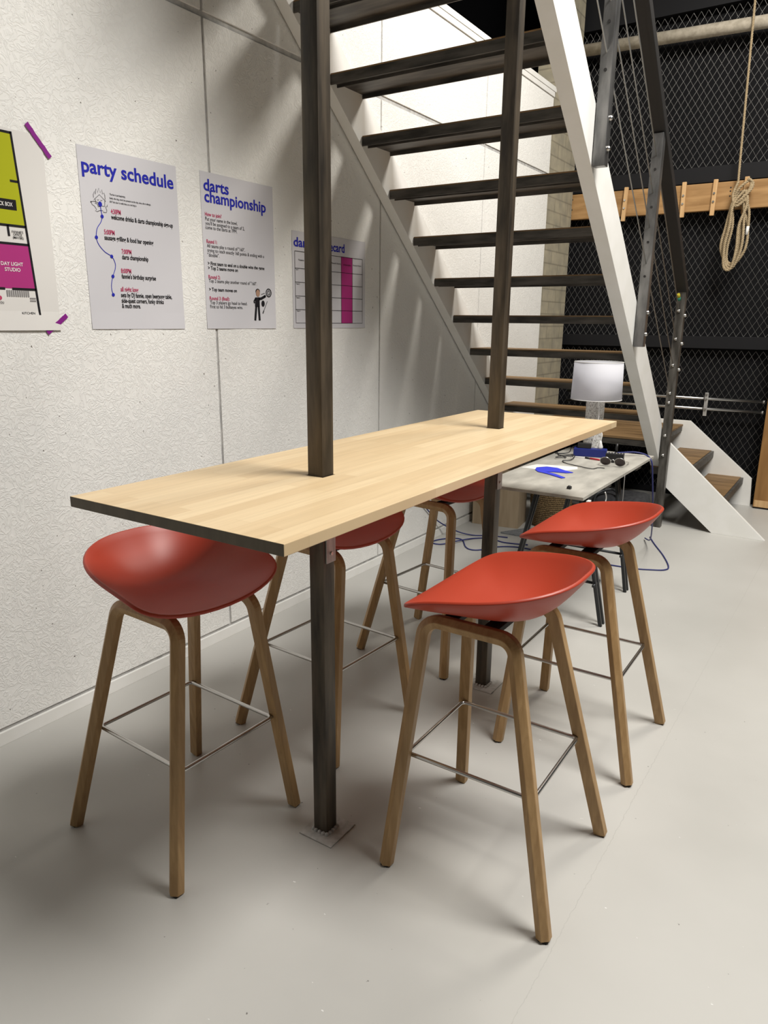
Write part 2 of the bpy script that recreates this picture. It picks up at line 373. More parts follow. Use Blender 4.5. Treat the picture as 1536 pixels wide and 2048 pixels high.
# ------------------------------------------------------------------ bar table
ZT = 1.05
tb = empty('bar_table', (1.188, 1.01, 0)); tag(tb, 'long pale beech high table fixed around two steel posts', 'table')
xs = [0.8797 - 1.188, 1.157 - 1.188, 1.209 - 1.188, 1.4961 - 1.188]
ys = [-1.01, 0.4776 - 1.01, 0.5296 - 1.01, 1.5226 - 1.01, 1.5746 - 1.01, 2.0213 - 1.01]
b = MB(); zt, zb = ZT, ZT - 0.024; skip = {(1, 1), (1, 3)}
vt = {}; vb = {}
for i, x in enumerate(xs):
    for j, y in enumerate(ys): vt[i, j] = b.bm.verts.new((x, y, zt)); vb[i, j] = b.bm.verts.new((x, y, zb))
cells = {(i, j) for i in range(3) for j in range(5)} - skip
for i, j in cells:
    b.face([vt[i, j], vt[i + 1, j], vt[i + 1, j + 1], vt[i, j + 1]]); b.face([vb[i, j], vb[i, j + 1], vb[i + 1, j + 1], vb[i + 1, j]])
    for (di, dj, p, q) in ((0, -1, (i, j), (i + 1, j)), (1, 0, (i + 1, j), (i + 1, j + 1)), (0, 1, (i + 1, j + 1), (i, j + 1)), (-1, 0, (i, j + 1), (i, j))):
        if (i + di, j + dj) not in cells: b.face([vb[p], vb[q], vt[q], vt[p]])
top = b.build('tabletop', ['beech', 'shaded_end_grain'], tb)
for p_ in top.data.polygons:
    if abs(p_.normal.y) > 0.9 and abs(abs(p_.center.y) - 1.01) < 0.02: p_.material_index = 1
bv = top.modifiers.new('edge', 'BEVEL'); bv.width = 0.0015; bv.segments = 2; bv.limit_method = 'ANGLE'
for y in (0.5036, 1.5486):
    b = MB(); cx, cy = 1.2073 - 1.188, y - 1.01
    b.box(cx, cx + 0.004, cy - 0.0155, cy + 0.0225, ZT - 0.230, ZT - 0.024, 0.001)
    b.box(cx, cx + 0.045, cy - 0.015, cy + 0.02, ZT - 0.0275, ZT - 0.024)
    br = b.build('angle_bracket', 'zinc', tb)
    b = MB(); b.tube([(cx + 0.004, cy + 0.003, ZT - 0.205), (cx + 0.008, cy + 0.003, ZT - 0.205)], 0.005, 6); b.build('screw', 'chrome', br)

# ------------------------------------------------------------------ stools
def make_stool():
    r = empty('bar_stool'); 
    # --- shell: radial patch between a bowl bottom and the rim
    CX = (-0.023, -0.220, 0.007, 0.013, -0.008); SY = (0, 0.241, 0.041, 0.012, 0.015); CZ_ = (0.803, -0.056, -0.008, -0.004, -0.003)
    n, NR = 64, 14; rim = []
    for k in range(n):                                          # phi = 0 is the middle of the low front lip
        ph = k / n * 2 * math.pi
        rim.append(Vector((sum(c_ * math.cos(i * ph) for i, c_ in enumerate(CX)), sum(c_ * math.sin(i * ph) for i, c_ in enumerate(SY)), sum(c_ * math.cos(i * ph) for i, c_ in enumerate(CZ_)))))
    c = Vector((0.0, 0, 0.7215)); bm = bmesh.new(); cv = bm.verts.new(c); rings = []
    for k in range(1, NR + 1):
        q = k / NR; ring = []
        for i, p in enumerate(rim):
            d = Vector((p.x - c.x, p.y - c.y, 0)); h = p.z - c.z; fr = max(0.0, math.cos(i / n * 2 * math.pi)) ** 2
            ring.append(bm.verts.new((c.x + d.x * q, c.y + d.y * q, c.z + h * q ** (2.4 * (1 - fr) + 1.8 * fr))))
        rings.append(ring)
    for i in range(n): bm.faces.new((cv, rings[0][i], rings[0][(i + 1) % n]))
    for a_, b_ in zip(rings, rings[1:]):
        for i in range(n): bm.faces.new((a_[i], b_[i], b_[(i + 1) % n], a_[(i + 1) % n]))
    bmesh.ops.recalc_face_normals(bm, faces=bm.faces)
    if sum(f.normal.z for f in bm.faces) < 0: bmesh.ops.reverse_faces(bm, faces=bm.faces)
    for f in bm.faces: f.smooth = True
    me = bpy.data.meshes.new('seat_shell'); bm.to_mesh(me); bm.free(); me.materials.append(M['red'])
    sh = bpy.data.objects.new('seat_shell', me); COL.objects.link(sh); sh.parent = r
    so = sh.modifiers.new('wall', 'SOLIDIFY'); so.thickness = 0.010; so.offset = -1.0; so.use_even_offset = True
    be = sh.modifiers.new('lip', 'BEVEL'); be.width = 0.0035; be.segments = 3; be.limit_method = 'ANGLE'; be.angle_limit = R(50)
    # --- two bent plywood frames, each with a front and a rear leg
    for s in (-1, 1):
        def P(x, z): return Vector((x, s * (0.224 - 0.097 * z / 0.70), z))
        path2 = [(-0.225, 0.004), (-0.176, 0.697), (0.066, 0.697), (0.225, 0.004)]
        rad = 0.045; pts = [path2[0]]
        for i in (1, 2):
            a, o_, c_ = (Vector(path2[i - 1]), Vector(path2[i]), Vector(path2[i + 1]))
            d1 = (a - o_).normalized(); d2 = (c_ - o_).normalized(); ang = d1.angle(d2); L = rad / math.tan(ang / 2)
            ctr = o_ + (d1 + d2).normalized() * (rad / math.sin(ang / 2)); s1 = o_ + d1 * L - ctr; s2 = o_ + d2 * L - ctr
            tot = math.atan2(s1.x * s2.y - s1.y * s2.x, s1.dot(s2))
            for k in range(9):
                t = tot * k / 8; pts.append((ctr.x + s1.x * math.cos(t) - s1.y * math.sin(t), ctr.y + s1.x * math.sin(t) + s1.y * math.cos(t)))
        pts.append(path2[3])
        nr = Vector((0, s * 0.70, 0.097)).normalized()
        sec = [(-0.014, -0.0165), (-0.015, 0.0), (-0.014, 0.0165), (0.008, 0.0175), (0.019, 0.0), (0.008, -0.0175)]
        b = MB(); b.sweep([P(*p) for p in pts], nr, sec)
        fr = b.build('leg_frame', 'oak', r)
        bv = fr.modifiers.new('edge', 'BEVEL'); bv.width = 0.0018; bv.segments = 2; bv.limit_method = 'ANGLE'; bv.angle_limit = R(24)
        for p in (path2[0], path2[3]):
            b = MB(); q = P(p[0], 0.0); d = P(p[0], 0.004)
            b.box(q.x - 0.011, q.x + 0.011, q.y - 0.011, q.y + 0.011, 0.0, 0.0045, 0.001); b.build('foot_glide', 'rubber', fr)
    # --- wire footrest
    cs = [(-0.2026, -0.161), (0.151, -0.161), (0.151, 0.161), (-0.2026, 0.161)]; pts = []
    for i, cpt in enumerate(cs):
        c0 = Vector(cpt); d1 = (Vector(cs[i - 1]) - c0).normalized(); d2 = (Vector(cs[(i + 1) % 4]) - c0).normalized(); rr = 0.014
        cc = c0 + (d1 + d2) * rr
        for k in range(6):
            t = k / 5 * math.pi / 2; v = cc - d2 * rr * math.cos(t) - d1 * rr * math.sin(t); pts.append((v.x, v.y, 0.318))
    b = MB(); b.tube(pts, 0.0058, 8, closed=True); ft = b.build('footrest', 'chrome', r)
    for cpt in cs:
        sx = 1 if cpt[0] > 0 else -1; sy = 1 if cpt[1] > 0 else -1
        b = MB(); b.tube([(cpt[0] - sx * .003, cpt[1] - sy * 0.009, 0.318), (cpt[0] - sx * .003, cpt[1] + sy * 0.004, 0.318)], 0.0046, 8); b.build('screw', 'chrome', ft)
    # --- cross battens under the shell
    b = MB()
    for x in (-0.11, 0.0): b.box(x - 0.02, x + 0.02, -0.112, 0.112, 0.697, 0.712, 0.002)
    b.build('cross_batten', 'rubber', r)
    return r
st = make_stool(); G = 'red bar stools around the high table'
spots = [(0.804, 0.325, 180 - 2.5, 'red bar stool at the near wall side, its seat half under the table corner'),
         (1.632, 0.707, 0, 'red bar stool nearest the front, on the open side of the table'),
         (1.632, 1.428, 0.0, 'red bar stool on the open side of the table in front of the grey desk'),
         (0.812, 0.990, 180 - 3.5, 'red bar stool behind the near steel post, mostly under the tabletop'),
         (0.822, 1.742, 180 - 5.0, 'red bar stool at the far wall side, beside the far steel post and floor cables')]
for i, (x, y, a, lab) in enumerate(spots):
    o = st if i == 0 else copy_tree(st)
    o.location = (x, y, 0); o.rotation_euler = (0, 0, R(a)); tag(o, lab, 'stool', G)

# ------------------------------------------------------------------ staircase
stair = empty('staircase', (0.58, 4.0, 0)); tag(stair, 'white staircase with open dark treads climbing along the white wall above the table', 'staircase')
OFF = Vector((-0.58, -4.0, 0))
def SB(b, name, m, parent=stair):
    bmesh.ops.translate(b.bm, vec=OFF, verts=b.bm.verts); return b.build(name, m, parent)
zl = lambda y: 4.139 - 0.826 * y
DZ = 0.245
YT = -0.1
for x0, x1 in ((0.010, 0.067), (1.091, 1.159)):
    b = MB(); b.prism([(YT, zl(YT)), (4.49, zl(4.49)), (4.49, 0.655), (4.35, zl(4.35) + DZ), (YT, zl(YT) + DZ)], 'x', x0, x1, 0.0015); SB(b, 'stringer', 'white')
for k in range(16):
    y0 = 4.047 - 0.2527 * k; z0 = 0.798 + 0.2087 * k
    b = MB(); b.prism([(y0, z0), (y0 + 0.006, z0), (y0 + 0.006, z0 + 0.012), (y0 + 0.05, z0 + 0.012), (y0 + 0.05, z0 + 0.0), (y0 + 0.056, z0), (y0 + 0.056, z0 + 0.018),
                               (y0 + 0.254, z0 + 0.018), (y0 + 0.254, z0), (y0 + 0.26, z0), (y0 + 0.26, z0 + 0.040), (y0, z0 + 0.040)], 'x', 0.067, 1.091)
    t = SB(b, 'tread', 'dark_steel')
    b = MB(); b.box(0.069, 1.089, y0 - 0.002, y0 + 0.262, z0 + 0.040, z0 + 0.046, 0.002); SB(b, 'tread_board', 'plank', t)
# landing
b = MB(); b.box(0.0, 1.09, 4.50, 5.49, 0.565, 0.605); lan = SB(b, 'landing', 'dark_steel')
for i in range(4):
    b = MB(); y = 4.495 + i * 0.249; b.box(0.0, 1.095, y, y + 0.246, 0.605, 0.622, 0.003); SB(b, 'landing_board', 'plank', lan)
# lower flight towards +x
b = MB(); b.prism([(1.165, 0.33), (1.556, 0.0), (1.896, 0.0), (1.165, 0.652)], 'y', 4.47, 4.50, 0.0015); SB(b, 'lower_stringer', 'white')
b = MB(); b.prism([(0.20, 0.40), (0.86, 0.40), (1.27, 0.0), (1.675, 0.0), (1.66, 0.225), (1.145, 0.652), (0.20, 0.652)], 'y', 5.50, 5.53, 0.0015); SB(b, 'lower_stringer', 'white')
for x1, z in ((1.355, 0.425), (1.60, 0.232)):
    b = MB(); b.box(x1 - 0.265, x1, 4.502, 5.498, z - 0.055, z - 0.004); t = SB(b, 'tread', 'dark_steel')
    b = MB(); b.box(x1 - 0.267, x1 - 0.02, 4.502, 5.498, z - 0.004, z, 0.001); SB(b, 'tread_board', 'plank', t)
# balusters, newel, handrail
YB = [3.455, 2.495, 1.635]
hr = lambda y: 2.425 - 0.815 * (y - 3.43)
for y in YB:
    b = MB(); zb_ = zl(y) + 0.015; b.box(1.163, 1.218, y - 0.026, y + 0.026, zb_, hr(y) + 0.01, 0.003); p = SB(b, 'baluster', 'steel_grey')
    for z in (zb_ + 0.07, zb_ + 0.19):
        b = MB(); b.lathe([(0.011, 0), (0.011, 0.006), (0.006, 0.013), (0, 0.014)], 10, (0, 0, 0)); bmesh.ops.rotate(b.bm, verts=b.bm.verts, matrix=Matrix.Rotation(R(90), 3, 'Y')); bmesh.ops.translate(b.bm, vec=(1.218, y, z), verts=b.bm.verts); SB(b, 'bolt', 'chrome', p)
    for z in (hr(y) - 0.17, hr(y) - 0.36, hr(y) - 0.54, hr(y) - 0.72):
        b = MB(); b.tube([(1.19, y - 0.029, z), (1.19, y - 0.026, z)], 0.007, 8); SB(b, 'cable_hole', 'rubber', p)
YN = 4.425
b = MB(); b.box(1.166, 1.222, YN - 0.026, YN + 0.026, 0.0, 1.66, 0.003); nw = SB(b, 'newel_post', 'newel')
CZ = [1.515, 1.33, 1.155, 0.965]
for z in CZ + [0.90, 0.67, 0.53]:
    b = MB(); b.lathe([(0.012, 0), (0.012, 0.008), (0.007, 0.016), (0, 0.017)], 10); bmesh.ops.rotate(b.bm, verts=b.bm.verts, matrix=Matrix.Rotation(R(90), 3, 'X')); bmesh.ops.translate(b.bm, vec=(1.19, YN - 0.026, z), verts=b.bm.verts); SB(b, 'bolt', 'chrome', nw)
for z in CZ[:3]:
    b = MB(); b.lathe([(0.012, 0), (0.012, 0.008), (0.007, 0.016), (0, 0.017)], 10); bmesh.ops.rotate(b.bm, verts=b.bm.verts, matrix=Matrix.Rotation(R(90), 3, 'Y')); bmesh.ops.translate(b.bm, vec=(1.222, YN, z - 0.03), verts=b.bm.verts); SB(b, 'bolt', 'chrome', nw)
b = MB(); b.prism([(0.9, hr(0.9)), (YN + 0.03, hr(YN + 0.03)), (YN + 0.03, hr(YN + 0.03) + 0.065), (0.9, hr(0.9) + 0.065)], 'x', 1.160, 1.226, 0.003); SB(b, 'handrail', 'rail_black')
for z in CZ:
    b = MB(); b.tube([(1.19, YN - 0.03, z), (1.19, 0.95, z + 0.815 * (YN - 0.03 - 0.95))], 0.0035, 6); SB(b, 'cable', 'cable_steel')
b = MB(); b.tube([(1.19, YN - 0.075, 1.60), (1.19, YN - 0.06, 1.585)], 0.012, 8); b.mi = 1; b.tube([(1.188, YN - 0.09, 1.622), (1.19, YN - 0.074, 1.602)], 0.010, 8); SB(b, 'cable_tape', ['green', 'yellow'])
# upper platform the stair reaches (outside the top of the frame)
b = MB(); b.box(0.02, 1.25, -2.4, -0.1, 4.05, 4.25); SB(b, 'upper_platform', 'dark_steel')

# ------------------------------------------------------------------ text helpers
def text_into(b, body, y, z, width, height, x, offset=0.0, xmin=0.25, xmax=3.0):
    cu = bpy.data.curves.new('t', 'FONT'); cu.body = body; cu.size = 1.0; cu.offset = offset; cu.resolution_u = 3
    ob = bpy.data.objects.new('t', cu); COL.objects.link(ob)
    dg = bpy.context.evaluated_depsgraph_get(); me = bpy.data.meshes.new_from_object(ob.evaluated_get(dg))
    xsx = [v.co.x for v in me.vertices]; x0, x1 = min(xsx), max(xsx)
    kx = width / (x1 - x0); ky = height
    vs = [b.bm.verts.new((x, y + (v.co.x - x0) * kx, z + v.co.y * ky)) for v in me.vertices]
    for p in me.polygons: b.face([vs[i] for i in p.vertices])
    bpy.data.objects.remove(ob); bpy.data.curves.remove(cu); bpy.data.meshes.remove(me)
X1, X2, X3 = 0.0022, 0.0026, 0.0030
def rect(b, y0, y1, z0, z1, x): b.poly3([(x, y0, z0), (x, y1, z0), (x, y1, z1), (x, y0, z1)])
def line(b, pts, wd, x):
    pts = [Vector(p) for p in pts]
    L, Rr = [], []
    for i, p in enumerate(pts):
        d = (pts[min(i + 1, len(pts) - 1)] - pts[max(i - 1, 0)]).normalized(); n = Vector((-d.y, d.x)) * wd / 2
        L.append(b.bm.verts.new((x, *(p + n)))); Rr.append(b.bm.verts.new((x, *(p - n))))
    for i in range(len(pts) - 1): b.face([L[i], L[i + 1], Rr[i + 1], Rr[i]])
def disc(b, y, z, ry, rz, x, n=20):
    b.poly3([(x, y + ry * math.cos(2 * math.pi * k / n), z + rz * math.sin(2 * math.pi * k / n)) for k in range(n)])
def sheet(name, y0, y1, z0, z1, m, label, cat, dy=(0, 0, 0, 0), group=None, curl=0.0):
    """a thin sheet of paper on the left wall, its lower edge lifting a little"""
    b = MB(); n = 12; rows = 10; g = []
    for j in range(rows + 1):
        t = j / rows; row = []
        for i in range(n + 1):
            s_ = i / n; lift = 0.0015
            if j == 0: lift += curl * (0.5 + 0.5 * math.sin(s_ * 9))
            row.append((lift, y0 + (y1 - y0) * s_, z0 + (z1 - z0) * t))
        g.append(row)
    top_ = [[b.bm.verts.new(p) for p in r_] for r_ in g]; bot = [[b.bm.verts.new((p[0] - 0.0005, p[1], p[2])) for p in r_] for r_ in g]
    for j in range(rows):
        for i in range(n):
            b.face([top_[j][i], top_[j][i + 1], top_[j + 1][i + 1], top_[j + 1][i]]); b.face([bot[j][i], bot[j + 1][i], bot[j + 1][i + 1], bot[j][i + 1]])
    for i in range(n):
        b.face([bot[0][i], bot[0][i + 1], top_[0][i + 1], top_[0][i]]); b.face([top_[-1][i], top_[-1][i + 1], bot[-1][i + 1], bot[-1][i]])
    for j in range(rows):
        b.face([bot[j][0], top_[j][0], top_[j + 1][0], bot[j + 1][0]]); b.face([top_[j][-1], bot[j][-1], bot[j + 1][-1], top_[j + 1][-1]])
    root = empty(name, (0, y0, z0)); tag(root, label, cat, group)
    o = b.build('paper_sheet', m, root); o.location = (0, -y0, -z0)
    return root
def printed(b, name, m, root):
    o = b.build(name, m, root, recalc=False); o.location = (0, -root.location.y, -root.location.z); return o

H = {'T': (0.060, 0.021), 'p': (0.0225, 0.02), 'b': (0.0225, 0.02), 's': (0.0085, 0.012), 'n': (0.0190, 0.0), 'm': (0.0095, 0.012)}
PARTY = [('party schedule', 0.7317, 1.9053, 0.3927, 'T'), ('The fun is just beginning.', 0.8345, 1.8447, 0.0656, 's'), ("Sadly, the dog, won't be present on the day, since she is allergic.", 0.8333, 1.8325, 0.1786, 's'), ('BUT the door is really blue, as a real dog is.', 0.8334, 1.8206, 0.1131, 's'), ('4:30PM', 0.834, 1.7845, 0.0414, 'p'), ('welcome drinks & darts championship sign-up', 0.8335, 1.7662, 0.2758, 'b'), ('5:00PM', 0.7996, 1.7136, 0.0428, 'p'), ('sausage grilling & food bar opening', 0.7989, 1.6954, 0.2122, 'b'), ('7:00PM', 0.8666, 1.6542, 0.0418, 'p'), ('darts championship', 0.8661, 1.6353, 0.1164, 'b'), ('8:00PM', 0.8573, 1.5876, 0.0439, 'p'), ("fannie's birthday surprise", 0.8582, 1.5689, 0.1538, 'b'), ('all night long', 0.8491, 1.5239, 0.0779, 'p'), ('sets by DJ fannie, open beerpong table,', 0.849, 1.5039, 0.2344, 'b'), ('side-quest corners, funky drinks', 0.8499, 1.4843, 0.192, 'b'), ('& much more.', 0.8495, 1.4659, 0.0823, 'b')]
DARTS = [('darts', 1.2774, 1.9245, 0.1383, 'T'), ('championship', 1.2793, 1.8822, 0.3577, 'T'), ('How to join?', 1.2778, 1.8295, 0.0905, 'p'), ('Put your name in the bowl,', 1.2785, 1.8121, 0.18, 'n'), ("you'll be assigned to a team of 2,", 1.2788, 1.7957, 0.2208, 'n'), ('come to the darts at 7PM.', 1.2776, 1.7799, 0.1775, 'n'), ('Round 1:', 1.2795, 1.727, 0.0579, 'p'), ('All teams play a round of "160",', 1.2806, 1.7104, 0.2173, 'n'), ('trying to reach exactly 160 points & ending with a', 1.2813, 1.6932, 0.3356, 'n'), ('"double".', 1.2815, 1.6754, 0.065, 'n'), ('> First team to end on a double wins the game', 1.2806, 1.6427, 0.3358, 'b'), ('> Top 2 teams move on', 1.2808, 1.625, 0.1697, 'b'), ('Round 2:', 1.2806, 1.5903, 0.0652, 'p'), ('Top 2 teams play another round of "160".', 1.2816, 1.5752, 0.2835, 'n'), ('> Top team moves on', 1.2807, 1.5414, 0.1587, 'b'), ('Round 3 (final):', 1.2811, 1.5063, 0.1129, 'p'), ('Top 3 players go head to head.', 1.2828, 1.49, 0.2171, 'n'), ('First to hit 3 bullseyes wins.', 1.2822, 1.4733, 0.1894, 'n')]
SCORE = [('darts', 1.8202, 1.7613, 0.143, 'T'), ('scorecard', 1.9960, 1.7613, 0.2210, 'T'), ('Teams', 1.8512, 1.6994, 0.042, 's'), ('Round 2 Score', 2.1082, 1.7025, 0.0737, 's'), ('WINNERS', 2.2061, 1.6997, 0.0655, 's'), ('Round 3 Score', 2.2923, 1.7031, 0.0728, 's'), ('Team 1', 1.8309, 1.6556, 0.0208, 's'), ('Team 2', 1.8318, 1.5917, 0.0274, 's'), ('Team 3', 1.8305, 1.5292, 0.0287, 's'), ('Team 4', 1.8323, 1.4686, 0.0269, 's')]
MAPT = [('BLACK BOX', 0.4109, 1.762, 0.0622, 'm'), ("FANNIE'S", 0.4612, 1.6846, 0.037, 'm'), ('OFFICE', 0.465, 1.6766, 0.0285, 'm'), ('(MAYBE)', 0.4627, 1.6677, 0.0347, 'm'), ('DAY LIGHT', 0.4135, 1.5861, 0.0724, 'm'), ('STUDIO', 0.4239, 1.569, 0.051, 'm'), ('YOU', 0.3914, 1.4697, 0.0172, 'm'), ('KITCHEN', 0.4648, 1.4385, 0.0443, 'm'), ('ENTRANCE', 0.3658, 1.4094, 0.0576, 'm')]
def texts(lst, root, th=None):
    names = {'T': ('title_text', 'ink_blue'), 'p': ('heading_text', 'ink_pink')}
    for s_, y, z, wd, st_ in lst:
        nm, m = names.get(st_, ('body_text', 'ink_black')); h, off = H[st_]
        if th and st_ in th: h = th[st_]
        b = MB(); text_into(b, s_, y, z, wd, h, X2, off); printed(b, nm, m, root)
GP = 'paper posters on the white wall'
# party schedule
pr = sheet('poster', 0.7187, 1.1410, 1.391, 1.987, 'paper', 'white poster titled party schedule with blue dotted timeline, on the wall', 'poster', group=GP, curl=0.002)
texts(PARTY, pr, {'T': 0.064})
b = MB(); cv_ = [(0.7924, 1.81), (0.7945, 1.789), (0.7965, 1.7707), (0.79, 1.752), (0.7724, 1.729), (0.7662, 1.6998), (0.7740, 1.676), (0.7961, 1.6542), (0.8223, 1.641), (0.8345, 1.6200), (0.8330, 1.600), (0.8207, 1.5737), (0.8125, 1.5478), (0.8115, 1.5280), (0.8159, 1.5105)]
line(b, [(p.x, p.y) for p in catmull([(y, z, 0) for y, z in cv_], 6)], 0.0024, X2)
for i, (y, z) in enumerate([(0.7924, 1.81), (0.7965, 1.7707), (0.7662, 1.6998), (0.8223, 1.641), (0.8207, 1.5737), (0.8159, 1.5105)]): disc(b, y, z, 0.0075 if i == 0 else 0.0062, 0.0085 if i == 0 else 0.0062, X3)
printed(b, 'timeline', 'ink_blue', pr)
b = MB()
for pl in ([(0.7690, 1.8214), (0.7929, 1.8407), (0.8167, 1.8214)], [(0.7749, 1.8241), (0.7763, 1.8130)], [(0.813, 1.8236), (0.8105, 1.8045), (0.7946, 1.8047)],
           [(0.7564, 1.8134), (0.7701, 1.8165), (0.7834, 1.8143), (0.7882, 1.8083)],
           [(0.7564, 1.8134), (0.7608, 1.8049), (0.7698, 1.8005), (0.7768, 1.7904), (0.771, 1.7864), (0.7788, 1.7841), (0.7874, 1.7884), (0.8013, 1.7901), (0.8035, 1.7848), (0.816, 1.7852), (0.8181, 1.7921), (0.8138, 1.8049), (0.8207, 1.8047), (0.8214, 1.8114)],
           [(0.7722, 1.8107), (0.7815, 1.8097), (0.7846, 1.8002), (0.7902, 1.802)],
           [(0.782, 1.8235), (0.786, 1.8215), (0.789, 1.8245)], [(0.795, 1.8235), (0.799, 1.8215), (0.803, 1.8245)],
           [(0.7686, 1.8276), (0.7684, 1.8384), (0.775, 1.8502), (0.7766, 1.8396), (0.7812, 1.8576), (0.7852, 1.8451), (0.7924, 1.8613), (0.7976, 1.8468), (0.8043, 1.8587), (0.8055, 1.8435), (0.8115, 1.8487), (0.8147, 1.8404), (0.8148, 1.8272)]):
    line(b, pl, 0.0013, X2)
disc(b, 0.7570, 1.8130, 0.0022, 0.0022, X2)
printed(b, 'doodle', 'ink_black', pr)
# darts championship
dr = sheet('poster', 1.2610, 1.6845, 1.391, 1.993, 'paper', 'white poster titled darts championship with small dart thrower picture, on the wall', 'poster', group=GP, curl=0.002)
texts(DARTS, dr, {'T': 0.062, 'p': 0.0200, 'b': 0.0195, 'n': 0.0195})
b = MB()
b.poly3([(X2, 1.5508, 1.5241), (X2, 1.5488, 1.4843), (X2, 1.5789, 1.4849), (X2, 1.5792, 1.525)])
line(b, [(1.5740, 1.5185), (1.5900, 1.5200), (1.6151, 1.5306)], 0.0115, X2); line(b, [(1.5545, 1.5210), (1.5433, 1.5074), (1.5460, 1.499)], 0.0075, X2)
line(b, [(1.5565, 1.4866), (1.5470, 1.4255)], 0.0125, X2); line(b, [(1.5720, 1.487), (1.5755, 1.4255)], 0.0125, X2)
disc(b, 1.6151, 1.5306, 0.006, 0.006, X2)
for k in range(10):
    a0, a1 = k / 10 * 2 * math.pi, (k + 0.5) / 10 * 2 * math.pi
    for r0, r1 in ((0.004, 0.0125),):
        b.poly3([(X2, 1.6399 + r * math.cos(a), 1.546 + r * math.sin(a)) for r, a in ((r0, a0), (r1, a0), (r1, a1), (r0, a1))])
for k in range(24):
    a0, a1 = k / 24 * 2 * math.pi, (k + 1) / 24 * 2 * math.pi
    b.poly3([(X2, 1.6399 + r * math.cos(a), 1.546 + r * math.sin(a)) for r, a in ((0.0145, a0), (0.019, a0), (0.019, a1), (0.0145, a1))])
disc(b, 1.6009, 1.4989, 0.0108, 0.0135, X2); line(b, [(1.6296, 1.5097), (1.5979, 1.4572)], 0.0028, X2); line(b, [(1.6040, 1.4680), (1.5979, 1.4572)], 0.0055, X3)
line(b, [(1.5899, 1.5376), (1.614, 1.5435)], 0.002, X2); disc(b, 1.5690, 1.5500, 0.0140, 0.0115, X2)
printed(b, 'dart_thrower', 'ink_black', dr)
b = MB(); disc(b, 1.5695, 1.5425, 0.0125, 0.0150, X3); printed(b, 'face_picture', 'skin_ink', dr)
# score card
sr = sheet('poster', 1.8090, 2.4010, 1.392, 1.829, 'paper', 'wide poster titled darts scorecard with a ruled table, partly behind the near post', 'poster', group=GP, curl=0.002)
texts(SCORE, sr, {'T': 0.058, 's': 0.0095})
b = MB(); rect(b, 2.1890, 2.2850, 1.4166, 1.7415, X1); printed(b, 'pink_column', 'magenta', sr)
b = MB()
for z in (1.7400, 1.6645, 1.6025, 1.5400, 1.4780, 1.4160): line(b, [(1.8265, z), (2.3752, z)], 0.0022, X2)
for y in (1.8265, 1.918, 2.009, 2.1010, 2.1885, 2.2850, 2.3752): line(b, [(y, 1.4160), (y, 1.7400)], 0.0022, X2)
printed(b, 'ruled_lines', 'ink_black', sr)
# floor plan
mr = sheet('poster', -0.2440, 0.5970, 1.388, 1.986, 'map_paper', 'coloured floor plan poster with lime and magenta rooms at the left edge', 'poster', group=GP, curl=0.006)
edge = lambda z: 0.493 + (0.527 - 0.493) * (1.978 - z) / (1.978 - 1.427)
b = MB(); b.poly3([(X1, -0.17, 1.706), (X1, edge(1.706), 1.706), (X1, edge(1.972), 1.972), (X1, -0.17, 1.972)]); printed(b, 'lime_room', 'lime', mr)
b = MB(); b.poly3([(X1, -0.17, 1.517), (X1, edge(1.517), 1.517), (X1, edge(1.652), 1.652), (X1, -0.17, 1.652)]); printed(b, 'magenta_room', 'magenta', mr)
b = MB(); bw = 0.0072
line(b, [(-0.17, 1.975), (edge(1.975), 1.975)], bw, X2); line(b, [(edge(1.978), 1.979), (0.527, 1.4245)], bw, X2); line(b, [(0.4131, 1.428), (0.530, 1.428)], bw, X2)
line(b, [(-0.17, 1.706), (edge(1.706), 1.706)], bw, X2); line(b, [(-0.17, 1.652), (edge(1.652), 1.652)], bw, X2)
line(b, [(-0.17, 1.516), (0.418, 1.516)], bw, X2); line(b, [(0.441, 1.516), (edge(1.516), 1.516)], bw, X2); line(b, [(0.4498, 1.706), (0.4509, 1.674)], bw, X2)
line(b, [(-0.17, 1.979), (-0.17, 1.425)], bw, X2); line(b, [(-0.17, 1.428), (0.33, 1.428)], bw, X2)
line(b, [(0.4737, 1.8367), (0.5, 1.8367)], bw, X2); rect(b, 0.395, 0.4857, 1.7515, 1.7825, X2)
printed(b, 'plan_lines', 'ink_black', mr)
b = MB()
for k in range(11): y = 0.4212 + k * 0.0070; rect(b, y, y + 0.0045, 1.4920, 1.5118, X2)
rect(b, 0.4968, 0.5172, 1.4862, 1.4902, X2); rect(b, 0.4968, 0.5172, 1.4785, 1.4828, X2); printed(b, 'stair_hatching', 'grey_ink', mr)
b = MB(); disc(b, 0.3975, 1.4875, 0.0068, 0.0068, X2); printed(b, 'location_dot', 'ink_pink', mr)
bw_, bk_ = MB(), MB()
for s_, y, z, wd, _ in MAPT:
    white = s_ in ('BLACK BOX', 'DAY LIGHT', 'STUDIO'); h = {'BLACK BOX': 0.0165, 'DAY LIGHT': 0.0155, 'STUDIO': 0.0155}.get(s_, 0.0105)
    text_into(bw_ if white else bk_, s_, y, z, wd, h, X3, 0.012 if h > 0.012 else 0.004)
printed(bw_, 'room_text', 'white_ink', mr); printed(bk_, 'room_text', 'ink_black', mr)
